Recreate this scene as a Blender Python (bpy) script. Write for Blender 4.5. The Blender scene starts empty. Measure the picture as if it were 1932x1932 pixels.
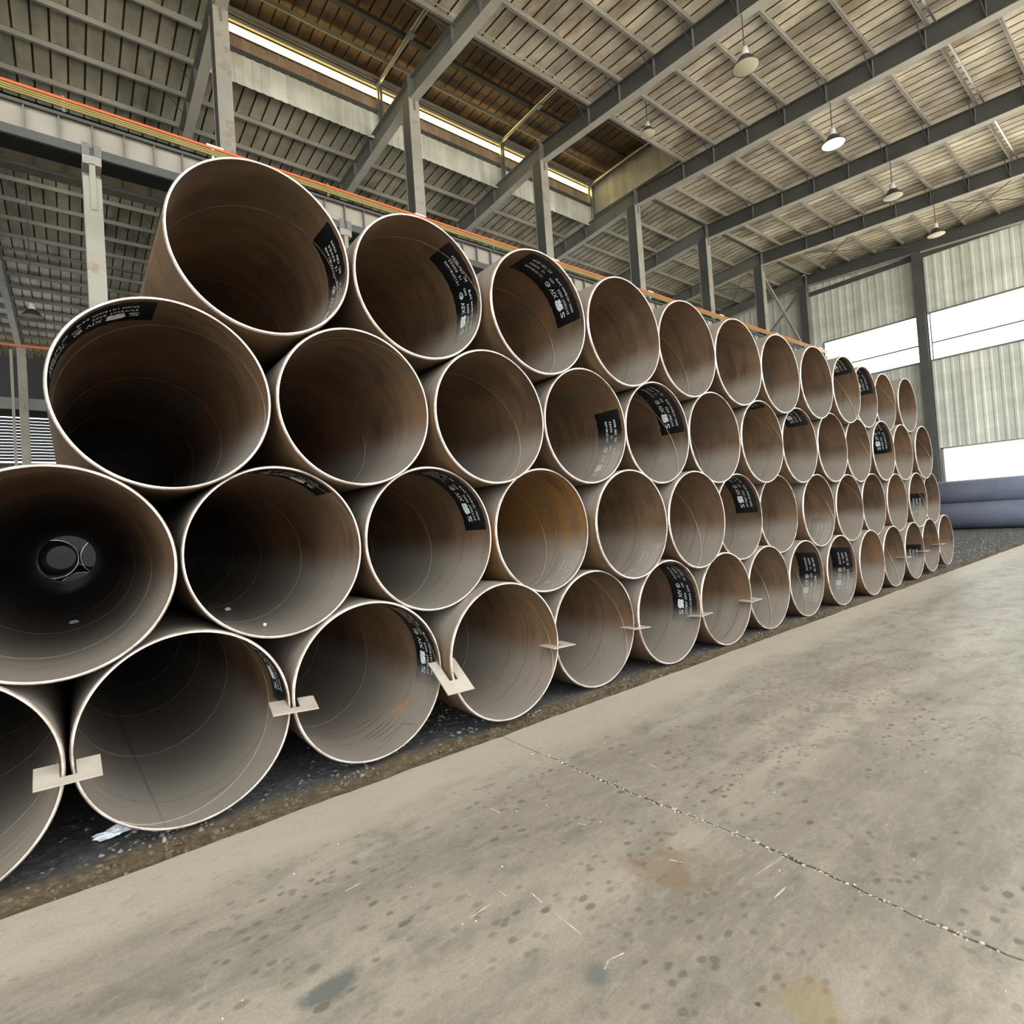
import bpy, bmesh, math, random
from mathutils import Vector, Matrix, noise

C = bpy.context.scene.collection
SC = bpy.context.scene
PI = math.pi
R = 0.508            # outer radius of the stacked pipes
rnd = random.Random(7)

# ---------------------------------------------------------------- camera
cam = bpy.data.cameras.new('camera')
cam.sensor_width = 36.0
cam.lens = 36.0 * 1046.574 / 1932.0
cam.clip_end = 500
co = bpy.data.objects.new('camera', cam)
C.objects.link(co)
_r = Vector((0.78139438, -0.62025295, -0.06862292))
_u = Vector((0.03987443, -0.06011495, 0.99739472))
_f = Vector((0.62276228, 0.78209492, 0.02224125))
M = Matrix(((_r.x, _u.x, -_f.x), (_r.y, _u.y, -_f.y), (_r.z, _u.z, -_f.z))).to_4x4()
M.translation = Vector((0.58466663, -3.35075186, 1.46779548))
co.matrix_world = M
SC.camera = co

# ---------------------------------------------------------------- sky, exposure
w = bpy.data.worlds.new('sky')
w.use_nodes = True
SC.world = w
bg = w.node_tree.nodes['Background']
bg.inputs['Color'].default_value = (0.93, 0.97, 1.0, 1)
bg.inputs['Strength'].default_value = 3.0
sun = bpy.data.lights.new('sun', 'SUN')
sun.energy = 20.0
sun.angle = 0.01
sun.color = (1.0, 0.93, 0.8)
so = bpy.data.objects.new('sun', sun)
C.objects.link(so)
so.rotation_euler = (-math.radians(38), 0, math.radians(12))   # high sun behind the shed: it lights the yard outside
SC.cycles.max_bounces = 6
SC.cycles.diffuse_bounces = 4
SC.cycles.glossy_bounces = 3
SC.view_settings.view_transform = 'Standard'
SC.view_settings.look = 'None'
SC.view_settings.gamma = 1.0
SC.view_settings.use_curve_mapping = False
SC.view_settings.exposure = 0.55


# ---------------------------------------------------------------- helpers
def mesh(name, verts, faces, mats=None, midx=None, smooth=False):
    me = bpy.data.meshes.new(name)
    me.from_pydata([tuple(v) for v in verts], [], faces)
    if mats is not None:
        for m in (mats if isinstance(mats, (list, tuple)) else [mats]):
            me.materials.append(m)
    if midx:
        me.polygons.foreach_set('material_index', midx)
    if smooth:
        me.polygons.foreach_set('use_smooth', [True] * len(me.polygons))
    me.update()
    return me


def ob(name, me, parent=None, loc=None, rot=None):
    o = bpy.data.objects.new(name, me)
    C.objects.link(o)
    if parent:
        o.parent = parent
    if loc is not None:
        o.location = loc
    if rot is not None:
        o.rotation_euler = rot
    return o


def tag(o, label, cat, group=None, kind=None):
    o['label'] = label
    o['category'] = cat
    if group:
        o['group'] = group
    if kind:
        o['kind'] = kind
    return o


def thing(name, label, cat, loc=(0, 0, 0), group=None):
    return tag(ob(name, None, loc=loc), label, cat, group)


def struct(name, me, loc=None):
    o = ob(name, me, loc=loc)
    o['kind'] = 'structure'
    return o


BF = [(0, 3, 2, 1), (4, 5, 6, 7), (0, 1, 5, 4), (1, 2, 6, 5), (2, 3, 7, 6), (3, 0, 4, 7)]


def boxes(lst):
    V, F = [], []
    for (x0, y0, z0, x1, y1, z1) in lst:
        n = len(V)
        V += [(x0, y0, z0), (x1, y0, z0), (x1, y1, z0), (x0, y1, z0),
              (x0, y0, z1), (x1, y0, z1), (x1, y1, z1), (x0, y1, z1)]
        F += [tuple(n + i for i in f) for f in BF]
    return V, F


def box(name, lst, mat, parent=None, loc=None):
    if not isinstance(lst, list):
        lst = [lst]
    V, F = boxes(lst)
    return ob(name, mesh(name, V, F, mat), parent, loc)


def bar_vf(a, b, wx, wz, up=(0, 0, 1)):
    """square bar between two points"""
    a, b = Vector(a), Vector(b)
    d = (b - a).normalized()
    s = d.cross(Vector(up))
    if s.length < 1e-4:
        s = d.cross(Vector((1, 0, 0)))
    s.normalize()
    t = s.cross(d)
    V = []
    for p in (a, b):
        for (i, j) in ((-1, -1), (1, -1), (1, 1), (-1, 1)):
            V.append(p + s * (i * wx / 2) + t * (j * wz / 2))
    F = [(0, 3, 2, 1), (4, 5, 6, 7), (0, 1, 5, 4), (1, 2, 6, 5), (2, 3, 7, 6), (3, 0, 4, 7)]
    return V, F


def bar(name, a, b, wx, wz, mat, parent=None):
    V, F = bar_vf(a, b, wx, wz)
    return ob(name, mesh(name, V, F, mat), parent)


def tube_vf(a, b, r, n=10):
    a, b = Vector(a), Vector(b)
    d = (b - a).normalized()
    s = d.orthogonal().normalized()
    t = d.cross(s)
    V = []
    for p in (a, b):
        for i in range(n):
            q = 2 * PI * i / n
            V.append(p + (s * math.cos(q) + t * math.sin(q)) * r)
    F = [(i, (i + 1) % n, n + (i + 1) % n, n + i) for i in range(n)]
    F += [tuple(reversed(range(n))), tuple(range(n, 2 * n))]
    return V, F


def tube(name, a, b, r, mat, parent=None, n=10):
    V, F = tube_vf(a, b, r, n)
    return ob(name, mesh(name, V, F, mat, smooth=False), parent)


def lathe_z(prof, n=24):
    V, F = [], []
    for (r, z) in prof:
        for i in range(n):
            q = 2 * PI * i / n
            V.append((r * math.cos(q), r * math.sin(q), z))
    for k in range(len(prof) - 1):
        for i in range(n):
            j = (i + 1) % n
            F.append((k * n + i, k * n + j, (k + 1) * n + j, (k + 1) * n + i))
    return V, F


ORD = ['', 'first', 'second', 'third', 'fourth', 'fifth', 'sixth', 'seventh', 'eighth', 'ninth',
       'tenth', 'eleventh', 'twelfth', 'thirteenth', 'fourteenth', 'fifteenth']


# ---------------------------------------------------------------- materials
class Mat:
    def __init__(s, name, rough=0.6, metal=0.0, spec=0.5):
        s.m = bpy.data.materials.new(name)
        s.m.use_nodes = True
        s.t = s.m.node_tree
        s.b = s.t.nodes['Principled BSDF']
        s.b.inputs['Roughness'].default_value = rough
        s.b.inputs['Metallic'].default_value = metal
        s.b.inputs['Specular IOR Level'].default_value = spec

    def n(s, typ, **kw):
        nd = s.t.nodes.new(typ)
        for k, v in kw.items():
            setattr(nd, k, v)
        return nd

    def l(s, a, b):
        s.t.links.new(a, b)

    def coord(s, which='Object', scale=(1, 1, 1), rot=(0, 0, 0), jitter=False):
        tc = s.n('ShaderNodeTexCoord')
        mp = s.n('ShaderNodeMapping')
        mp.inputs['Scale'].default_value = scale
        mp.inputs['Rotation'].default_value = rot
        src = tc.outputs['Object' if which == 'World' else which]
        if which == 'World':
            src = s.n('ShaderNodeNewGeometry').outputs['Position']
        if jitter:
            oi = s.n('ShaderNodeObjectInfo')
            ad = s.n('ShaderNodeVectorMath', operation='MULTIPLY_ADD')
            s.l(oi.outputs['Random'], ad.inputs[0])
            ad.inputs[1].default_value = (37.0, 53.0, 71.0)
            s.l(src, ad.inputs[2])
            src = ad.outputs[0]
        s.l(src, mp.inputs['Vector'])
        return mp.outputs[0]

    def noise(s, vec, scale, detail=4, rough=0.55, dist=0.0):
        nd = s.n('ShaderNodeTexNoise')
        nd.inputs['Scale'].default_value = scale
        nd.inputs['Detail'].default_value = detail
        nd.inputs['Roughness'].default_value = rough
        nd.inputs['Distortion'].default_value = dist
        s.l(vec, nd.inputs['Vector'])
        return nd.outputs['Fac']

    def ramp(s, fac, stops):
        r = s.n('ShaderNodeValToRGB')
        el = r.color_ramp.elements
        while len(el) < len(stops):
            el.new(0.5)
        for e, (p, c) in zip(el, stops):
            e.position = p
            e.color = tuple(c) + (1,) if len(c) == 3 else c
        s.l(fac, r.inputs[0])
        return r.outputs[0]

    def mask(s, fac, lo, hi):
        r = s.n('ShaderNodeMapRange')
        r.inputs['From Min'].default_value = lo
        r.inputs['From Max'].default_value = hi
        s.l(fac, r.inputs['Value'])
        return r.outputs[0]

    def mix(s, fac, a, b, mode='MIX'):
        mx = s.n('ShaderNodeMix', data_type='RGBA', blend_type=mode)
        for v, i in ((fac, 0), (a, 6), (b, 7)):
            if isinstance(v, (int, float)):
                mx.inputs[i].default_value = v
            elif isinstance(v, tuple):
                mx.inputs[i].default_value = v + (1,) if len(v) == 3 else v
            else:
                s.l(v, mx.inputs[i])
        return mx.outputs[2]

    def math(s, op, a, b):
        nd = s.n('ShaderNodeMath', operation=op)
        for i, v in enumerate((a, b)):
            if isinstance(v, (int, float)):
                nd.inputs[i].default_value = v
            else:
                s.l(v, nd.inputs[i])
        return nd.outputs[0]

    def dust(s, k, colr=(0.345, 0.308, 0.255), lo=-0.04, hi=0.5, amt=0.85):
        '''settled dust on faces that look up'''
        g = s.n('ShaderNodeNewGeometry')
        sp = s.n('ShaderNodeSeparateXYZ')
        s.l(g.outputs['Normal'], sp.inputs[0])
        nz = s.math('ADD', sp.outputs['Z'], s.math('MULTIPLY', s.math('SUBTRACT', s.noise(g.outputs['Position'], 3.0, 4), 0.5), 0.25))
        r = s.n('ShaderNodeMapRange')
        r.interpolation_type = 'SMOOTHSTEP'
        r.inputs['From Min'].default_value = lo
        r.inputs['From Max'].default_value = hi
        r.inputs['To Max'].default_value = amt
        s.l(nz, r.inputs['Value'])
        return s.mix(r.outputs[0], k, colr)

    def bump(s, h, strength=0.3, dist=0.01):
        b = s.n('ShaderNodeBump')
        b.inputs['Strength'].default_value = strength
        b.inputs['Distance'].default_value = dist
        s.l(h, b.inputs['Height'])
        s.l(b.outputs[0], s.b.inputs['Normal'])

    def col(s, c):
        if isinstance(c, tuple):
            s.b.inputs['Base Color'].default_value = c + (1,)
        else:
            s.l(c, s.b.inputs['Base Color'])
        return s

    def rough(s, r):
        s.l(r, s.b.inputs['Roughness'])


def paint(name, c, rough=0.6, var=0.25, scale=1.2, metal=0.0, rust=None, which='World'):
    m = Mat(name, rough, metal)
    v = m.coord(which)
    f = m.noise(v, scale, 5)
    lo = tuple(x * (1 - var) for x in c)
    hi = tuple(min(1, x * (1 + var)) for x in c)
    k = m.ramp(f, [(0.3, lo), (0.7, hi)])
    if rust:
        f2 = m.noise(v, scale * 2.7, 6, 0.65)
        k = m.mix(m.mask(f2, 0.56, 0.72), k, rust)
    m.col(k)
    return m.m


def pipe_material(name, stops, drip=False):
    m = Mat(name, 0.5, 0.25, 0.5)
    v = m.coord('Object', (1, 1, 1), jitter=True)
    vs = m.coord('Object', (1.1, 7.0, 1.1), jitter=True)
    vg = m.coord('Object', (2.0, 0.35, 2.0), jitter=True)
    a = m.noise(vs, 1.6, 5, 0.6, 0.4)
    b = m.noise(v, 1.3, 4, 0.6, 0.5)
    g = m.noise(vg, 2.2, 4, 0.6)
    f = m.math('ADD', m.math('MULTIPLY', a, 0.4), m.math('MULTIPLY', b, 0.6))
    k = m.ramp(f, stops)
    k = m.mix(m.math('MULTIPLY', m.mask(g, 0.5, 0.75), 0.8), k, (0.15, 0.125, 0.10))
    oi = m.n('ShaderNodeObjectInfo')
    hs = m.n('ShaderNodeHueSaturation')
    m.l(m.math('ADD', m.math('MULTIPLY', oi.outputs['Random'], 0.35), 0.82), hs.inputs['Value'])
    m.l(k, hs.inputs['Color'])
    k = hs.outputs[0]
    if drip:
        vd = m.coord('Object', (1.0, 14.0, 0.9))
        d = m.noise(vd, 1.5, 3, 0.6)
        k = m.mix(m.mask(d, 0.45, 0.55), k, (0.33, 0.17, 0.05))
    fine = m.noise(v, 60, 3)
    k = m.mix(0.25, k, m.ramp(fine, [(0.3, (0.05, 0.04, 0.03)), (0.7, (0.4, 0.35, 0.3))]), 'OVERLAY')
    # faint wear rings near the pipe end
    tc = m.n('ShaderNodeTexCoord')
    sp = m.n('ShaderNodeSeparateXYZ')
    m.l(tc.outputs['Object'], sp.inputs[0])
    yy = m.math('ADD', sp.outputs['Y'], m.math('MULTIPLY', m.math('SUBTRACT', b, 0.5), 0.12))
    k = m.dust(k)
    for y0, wd, am in ((0.38, 0.010, 0.35),):
        d = m.math('ABSOLUTE', m.math('SUBTRACT', yy, y0), 0)
        k = m.mix(m.math('MULTIPLY', m.mask(d, wd, wd * 0.3), am), k, (0.06, 0.045, 0.035))
    # brushed smears running round the bore
    sm = m.noise(m.coord('Object', (0.9, 22.0, 0.9), jitter=True), 1.3, 3, 0.6, 0.6)
    k = m.mix(m.math('MULTIPLY', m.math('MULTIPLY', m.mask(sm, 0.55, 0.7), m.mask(b, 0.48, 0.6)), 0.5), k, (0.075, 0.055, 0.042))
    m.col(k)
    rr = m.n('ShaderNodeMapRange')
    rr.inputs['To Min'].default_value = 0.36
    rr.inputs['To Max'].default_value = 0.56
    m.l(a, rr.inputs['Value'])
    m.rough(rr.outputs[0])
    return m.m


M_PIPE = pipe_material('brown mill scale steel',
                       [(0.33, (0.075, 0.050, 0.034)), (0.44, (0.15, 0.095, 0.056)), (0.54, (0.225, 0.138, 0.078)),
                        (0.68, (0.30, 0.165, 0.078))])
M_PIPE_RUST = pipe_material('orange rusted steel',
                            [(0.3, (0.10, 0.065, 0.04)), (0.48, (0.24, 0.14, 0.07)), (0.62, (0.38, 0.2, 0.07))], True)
M_FARPIPE = paint('blue grey hazed pipe', (0.22, 0.25, 0.33), 0.45, 0.15)  # distance haze put into the paler blue-grey of these pipes

mr = Mat('bare bevelled steel', 0.3, 0.5)
mr.col(mr.ramp(mr.noise(mr.coord('Object', (1, 1, 1), jitter=True), 9, 4),
               [(0.38, (0.46, 0.37, 0.30)), (0.6, (0.78, 0.70, 0.62))]))
M_RIM = mr.m

M_WELD = paint('weld bead', (0.17, 0.13, 0.1), 0.45, 0.2, 8, 0.3)
mp_ = Mat('gloss black print panel', 0.22, 0.0, 0.6)
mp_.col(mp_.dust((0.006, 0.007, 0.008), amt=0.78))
M_PANEL = mp_.m
ml = Mat('white stencil lettering', 0.4)
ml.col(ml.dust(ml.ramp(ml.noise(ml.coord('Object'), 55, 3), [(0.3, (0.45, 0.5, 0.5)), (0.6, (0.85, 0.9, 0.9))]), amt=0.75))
M_LETTER = ml.m

M_PLATE = paint('pale cut steel plate', (0.37, 0.325, 0.265), 0.55, 0.15, 6)
M_STEEL_LT = paint('light grey painted steel', (0.32, 0.305, 0.26), 0.6, 0.15, 0.8, 0, (0.25, 0.17, 0.1))
M_FLANGE = paint('floor-lit flange tone', (0.5, 0.485, 0.43), 0.6, 0.15, 0.8)  # light from the floor put into the flange's paler colour
M_STEEL = paint('grey painted steel', (0.19, 0.19, 0.175), 0.55, 0.15, 0.7)
M_STEEL_DK = paint('dark and shade-toned steel', (0.088, 0.09, 0.085), 0.5, 0.15, 0.7)  # dark steel; also carries the shade of column sides and rafter webs
M_BLACK = paint('near-black soffit plate', (0.012, 0.013, 0.015), 0.6, 0.2, 0.7)
M_PURLIN = paint('dusty galvanised purlin', (0.30, 0.285, 0.25), 0.6, 0.2, 0.8)
M_TUBE = paint('galvanised tube', (0.45, 0.46, 0.48), 0.3, 0.1, 2, 0.8)
M_GIRDER = paint('cream girder web', (0.36, 0.335, 0.285), 0.6, 0.12, 1.0)
M_ORANGE = paint('orange conductor sheath', (0.75, 0.17, 0.06), 0.45, 0.06)
M_YELLOW = paint('yellow conductor sheath', (0.34, 0.28, 0.10), 0.5, 0.12)
M_WHITE = paint('white enamel', (0.8, 0.8, 0.76), 0.4, 0.08)
M_LAMPDARK = paint('dark lamp reflector back', (0.045, 0.04, 0.03), 0.4, 0.1)
md = Mat('frosted lamp glass', 0.35)
md.col((0.62, 0.58, 0.43))
M_LENS = md.m
md2 = Mat('lit lamp glass', 0.35)
md2.col((0.9, 0.95, 1.0))
md2.b.inputs['Emission Color'].default_value = (0.85, 0.93, 1, 1)
md2.b.inputs['Emission Strength'].default_value = 4.0
M_LENS_ON = md2.m


def sheet_material(name, base, stain, rate=(0.52, 0.68), var=0.35, soot=0.75):
    m = Mat(name, 0.5)
    v = m.coord('World')
    sc = (0.9, 0.35, 0.9)
    vs = m.coord('World', sc)
    f = m.noise(vs, 1.0, 5, 0.6, 0.3)
    k = m.ramp(f, [(0.3, tuple(x * (1 - var) for x in base)), (0.6, tuple(min(1, x * 1.12) for x in base))])
    f2 = m.noise(m.coord('World', (0.55, 0.28, 0.5)), 0.9, 5, 0.65)
    k = m.mix(m.mask(f2, *rate), k, stain)
    f3 = m.noise(m.coord('World', (1.1, 0.5, 0.5)), 0.55, 4, 0.6)
    k = m.mix(m.math('MULTIPLY', m.mask(f3, 0.5, 0.62), soot), k, tuple(x * 0.36 for x in base))
    oi = m.n('ShaderNodeObjectInfo')
    hs = m.n('ShaderNodeHueSaturation')
    m.l(m.math('ADD', m.math('MULTIPLY', oi.outputs['Random'], 0.28), 0.84), hs.inputs['Value'])
    m.l(k, hs.inputs['Color'])
    m.col(hs.outputs[0])
    return m.m


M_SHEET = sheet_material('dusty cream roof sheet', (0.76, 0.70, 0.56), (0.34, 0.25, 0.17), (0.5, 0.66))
M_SHEET_BACK = sheet_material('dusty shaded roof sheet', (0.52, 0.50, 0.41), (0.26, 0.2, 0.12), (0.58, 0.78))  # shade of the deeper bays put into a darker sheet colour
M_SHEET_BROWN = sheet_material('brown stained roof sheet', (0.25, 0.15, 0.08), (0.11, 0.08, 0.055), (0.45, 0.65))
M_RIB = paint('dark brown sheet rib', (0.12, 0.085, 0.05), 0.7, 0.3, 2)  # rib channels coloured darker than the flat pans
M_WALL = sheet_material('pale green grey wall sheet', (0.70, 0.71, 0.63), (0.56, 0.55, 0.47), (0.55, 0.8), 0.15, 0.08)
M_WALL_PINK = sheet_material('pinkish brown wall sheet', (0.42, 0.31, 0.22), (0.28, 0.2, 0.13), (0.55, 0.8), 0.2, 0.1)
M_LOUVRE_DK = paint('dark blue grey wall', (0.032, 0.036, 0.04), 0.6, 0.2, 0.5)

mt = Mat('yellowed translucent strip', 0.5)
tr = mt.n('ShaderNodeBsdfTranslucent')
tr.inputs['Color'].default_value = (0.8, 0.7, 0.42, 1)
mt.l(tr.outputs[0], mt.t.nodes['Material Output'].inputs['Surface'])
M_STRIP = mt.m

# concrete
mc = Mat('worn concrete', 0.55)
v = mc.coord('World')
vx = mc.coord('World', (0.35, 1.6, 1.0))
big = mc.noise(vx, 0.9, 5, 0.6, 0.4)
k = mc.ramp(big, [(0.32, (0.215, 0.19, 0.148)), (0.48, (0.295, 0.264, 0.208)), (0.66, (0.41, 0.37, 0.295))])
patch = mc.noise(mc.coord('World', (1.0, 1.7, 1)), 3.2, 6, 0.65, 0.5)
k = mc.mix(mc.math('MULTIPLY', mc.mask(patch, 0.48, 0.66), 0.7), k, (0.185, 0.165, 0.132))
mot = mc.noise(mc.coord('World', (1, 2.2, 1)), 11, 5, 0.7, 0.8)
k = mc.mix(mc.math('MULTIPLY', mc.mask(mot, 0.5, 0.64), 0.35), k, (0.40, 0.355, 0.28))
streak = mc.noise(mc.coord('World', (1.2, 16, 1)), 2.0, 4, 0.6)
k = mc.mix(mc.math('MULTIPLY', mc.mask(streak, 0.5, 0.8), 0.22), k, (0.48, 0.43, 0.34))
spot = mc.n('ShaderNodeTexVoronoi')
spot.inputs['Scale'].default_value = 9.0
spot.inputs['Randomness'].default_value = 1.0
mc.l(mc.coord('World', (0.75, 1.2, 1)), spot.inputs['Vector'])
sd = mc.math('SUBTRACT', spot.outputs['Distance'], mc.math('MULTIPLY', mc.noise(v, 14, 3), 0.22))
sm = mc.math('MULTIPLY', mc.mask(sd, 0.09, 0.02), mc.mask(mc.noise(v, 1.7, 2), 0.42, 0.58))
k = mc.mix(mc.math('MULTIPLY', sm, 0.75), k, (0.115, 0.105, 0.085))
sp2 = mc.n('ShaderNodeTexVoronoi')
sp2.inputs['Scale'].default_value = 17.0
mc.l(mc.coord('World', (0.8, 1.1, 1), (0, 0, 0.6)), sp2.inputs['Vector'])
sd2 = mc.math('SUBTRACT', sp2.outputs['Distance'], mc.math('MULTIPLY', mc.noise(v, 21, 3), 0.4))
sm2 = mc.math('MULTIPLY', mc.mask(sd2, 0.1, -0.05), mc.mask(mc.noise(v, 1.1, 3), 0.4, 0.6))
k = mc.mix(mc.math('MULTIPLY', sm2, 0.8), k, (0.14, 0.128, 0.104))
# cleaner, paler strip beside the slab edge
sxy = mc.n('ShaderNodeSeparateXYZ')
mc.l(mc.n('ShaderNodeNewGeometry').outputs['Position'], sxy.inputs[0])
ye = mc.math('ADD', sxy.outputs['Y'], mc.math('MULTIPLY', mc.math('SUBTRACT', mc.noise(vx, 1.1, 4), 0.5), 0.9))
k = mc.mix(mc.math('MULTIPLY', mc.mask(ye, -0.8, -0.5), 0.7), k, (0.47, 0.425, 0.335))
fine = mc.noise(v, 90, 3, 0.7)
k = mc.mix(0.3, k, mc.ramp(fine, [(0.3, (0.2, 0.19, 0.17)), (0.7, (0.62, 0.6, 0.56))]), 'OVERLAY')
geo = mc.n('ShaderNodeNewGeometry')
wob = mc.noise(v, 7, 4, 0.6)


def stain(kin, cx, cy, rx, ry, colr, amt):
    sub = mc.n('ShaderNodeVectorMath', operation='SUBTRACT')
    mc.l(geo.outputs['Position'], sub.inputs[0])
    sub.inputs[1].default_value = (cx, cy, 0)
    scl = mc.n('ShaderNodeVectorMath', operation='MULTIPLY')
    mc.l(sub.outputs[0], scl.inputs[0])
    scl.inputs[1].default_value = (1 / rx, 1 / ry, 0)
    ln = mc.n('ShaderNodeVectorMath', operation='LENGTH')
    mc.l(scl.outputs[0], ln.inputs[0])
    d = mc.math('ADD', ln.outputs['Value'], mc.math('MULTIPLY', mc.math('SUBTRACT', wob, 0.5), 3.4))
    return mc.mix(mc.math('MULTIPLY', mc.mask(d, 1.2, 0.5), amt), kin, colr)


k = stain(k, 2.46, -1.86, 0.16, 0.17, (0.20, 0.125, 0.07), 0.6)
k = stain(k, 1.21, -1.48, 0.10, 0.05, (0.10, 0.115, 0.105), 0.8)
k = stain(k, 1.85, -2.03, 0.05, 0.05, (0.12, 0.13, 0.12), 0.7)
k = stain(k, 2.22, -2.52, 0.12, 0.10, (0.28, 0.2, 0.09), 0.5)
k = stain(k, 2.12, -2.43, 0.012, 0.012, (0.03, 0.03, 0.035), 0.9)
mc.col(k)
rr = mc.n('ShaderNodeMapRange')
rr.inputs['To Min'].default_value = 0.28
rr.inputs['To Max'].default_value = 0.55
mc.l(patch, rr.inputs['Value'])
mc.rough(rr.outputs[0])
mc.bump(mc.noise(v, 40, 5, 0.65), 0.25, 0.004)
M_CONC = mc.m

# ground under the pipes: dark ballast, earth along the slab edge
mg = Mat('dark ballast and earth', 0.85)
v = mg.coord('World')
f = mg.noise(v, 26, 5, 0.7)
kd = mg.ramp(f, [(0.3, (0.018, 0.018, 0.018)), (0.55, (0.06, 0.058, 0.055)), (0.75, (0.16, 0.155, 0.15))])
kb = mg.ramp(mg.noise(v, 18, 5, 0.7), [(0.3, (0.05, 0.035, 0.016)), (0.55, (0.12, 0.085, 0.04)), (0.75, (0.22, 0.18, 0.11))])
sx = mg.n('ShaderNodeSeparateXYZ')
mg.l(mg.n('ShaderNodeNewGeometry').outputs['Position'], sx.inputs[0])
yy = mg.math('ADD', sx.outputs['Y'], mg.math('MULTIPLY', mg.math('SUBTRACT', mg.noise(v, 3, 4), 0.5), 0.3))
mg.col(mg.mix(mg.mask(yy, 0.0, 0.14), kb, kd))
mg.bump(f, 0.9, 0.03)
M_GRAVEL = mg.m
M_STONE = paint('ballast stone', (0.15, 0.145, 0.135), 0.7, 0.75, 9)
M_STONE_B = paint('brown clod', (0.10, 0.075, 0.04), 0.85, 0.6, 9)
M_RUBBLE = paint('broken concrete crumbs', (0.42, 0.38, 0.31), 0.8, 0.5, 12)
M_RUBBLE_LT = paint('pale scratch', (0.62, 0.57, 0.46), 0.8, 0.2, 12)
M_PAPER = paint('crumpled white plastic', (0.78, 0.82, 0.86), 0.45, 0.1, 20)
M_DIRT = paint('bare earth', (0.16, 0.14, 0.11), 0.85, 0.3, 0.7)
M_STRAW = paint('dry straw', (0.5, 0.4, 0.2), 0.7, 0.2, 5)

# ---------------------------------------------------------------- floor
floor = struct('floor', mesh('floor', [(-60, -60, -0.16), (80, -60, -0.16), (80, 70, -0.16), (-60, 70, -0.16)],
                             [(0, 1, 2, 3)], M_DIRT))
M_YARD = paint('pale bounce yard concrete', (0.5, 0.46, 0.38), 0.8, 0.15, 0.3)  # unseen pale yard, added to bounce sunlight up to the roof
box('bounce_yard_slab', (-60, -60, -0.15, 80, -14.42, -0.01), M_YARD, floor)
box('bounce_yard_slab', (44.0, -14.4, -0.15, 80, 40, -0.02), M_YARD, floor)
JX = [2.87 + 5.93 * i for i in range(-8, 13)]
YE = -0.2


def jag(x, y, seed, amp):
    n1 = noise.noise(Vector((seed * 7.1, y * 1.3, 0.0))) * 0.03
    n2 = noise.noise(Vector((seed * 3.3, y * 14.0, 5.0))) * amp
    n3 = noise.noise(Vector((seed * 1.7, y * 45.0, 9.0))) * amp * 0.6
    return x + n1 + n2 + n3


def slab(xa, xb, ia, ib, y0, y1, fine):
    ny = 150 if fine else 30
    gap = 0.004
    V, F = [], []
    for j in range(ny + 1):
        t = j / ny
        y = y0 + (y1 - y0) * (t ** 1.6 if fine else t)
        yo = y
        opens = lambda i: (0.003 + 0.012 * max(0, noise.noise(Vector((i * 5.5, y * 3.0, 2.0))) + 0.12)) if y < y0 - 0.5 else 0.002
        L = jag(xa, y, ia, 0.010) + gap / 2 + opens(ia) + 0.006 * noise.noise(Vector((ia, y * 60, 3)))
        Rr = jag(xb, y, ib, 0.010) - gap / 2 - opens(ib) - 0.006 * noise.noise(Vector((ib, y * 52, 7)))
        if j == 0:
            yo = y
        V += [(L, yo, -0.15), (L, yo, 0), (Rr, yo, 0), (Rr, yo, -0.15)]
    for j in range(ny):
        a, b = 4 * j, 4 * (j + 1)
        F += [(a + 1, b + 1, b + 2, a + 2), (a, b, b + 1, a + 1), (a + 2, b + 2, b + 3, a + 3)]
    F += [(0, 1, 2, 3)]
    b = 4 * ny
    F += [(b + 3, b + 2, b + 1, b)]
    # edge toward the ballast gets a slightly broken line
    nx = 70
    n0 = len(V)
    xs0, xs1 = V[1][0], V[2][0]
    top, bot = [], []
    for i in range(nx + 1):
        x = xs0 + (xs1 - xs0) * i / nx
        dy = 0.0
        if 0 < i < nx:
            dy = 0.012 + 0.018 * noise.noise(Vector((x * 2.1, 3.3, 0))) + 0.01 * noise.noise(Vector((x * 11, 1.3, 0)))
        V.append((x, y0 + max(dy, 0), 0))
        V.append((x, y0 + max(dy, 0), -0.15))
    for i in range(nx):
        a = n0 + 2 * i
        F.append((a, a + 1, a + 3, a + 2))
    F.append(tuple([1] + [n0 + 2 * i for i in range(1, nx)] + [2]))
    return mesh('slab', V, F, M_CONC)


for i in range(len(JX) - 1):
    near = -4 < JX[i] < 10
    ob('slab', slab(JX[i], JX[i + 1], i, i + 1, YE, -7.2, near), floor)
    box('slab', (JX[i] + 0.004, -14.4, -0.15, JX[i + 1] - 0.004, -7.21, 0), M_CONC, floor)

# ballast bed
nx, ny = 190, 90
V, F = [], []
for j in range(ny + 1):
    y = YE - 0.03 + (16.0) * (j / ny) ** 2.2
    for i in range(nx + 1):
        x = -4 + 38 * (i / nx) ** 1.25
        e = min(1, max(0, (y - YE) / 0.25))
        z = -0.045 + 0.03 * e + 0.012 * noise.noise(Vector((x * 1.5, y * 1.5, 0))) + 0.012 * noise.noise(Vector((x * 9, y * 9, 3)))
        V.append((x, y, z - (0.02 if y < YE + 0.02 else 0)))
for j in range(ny):
    for i in range(nx):
        a = j * (nx + 1) + i
        F.append((a, a + 1, a + nx + 2, a + nx + 1))
gv = ob('ballast_bed', mesh('ballast_bed', V, F, M_GRAVEL, smooth=True))
tag(gv, 'dark earth and ballast under the pipe stack, brown along the slab edge', 'ballast', kind='stuff')


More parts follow.
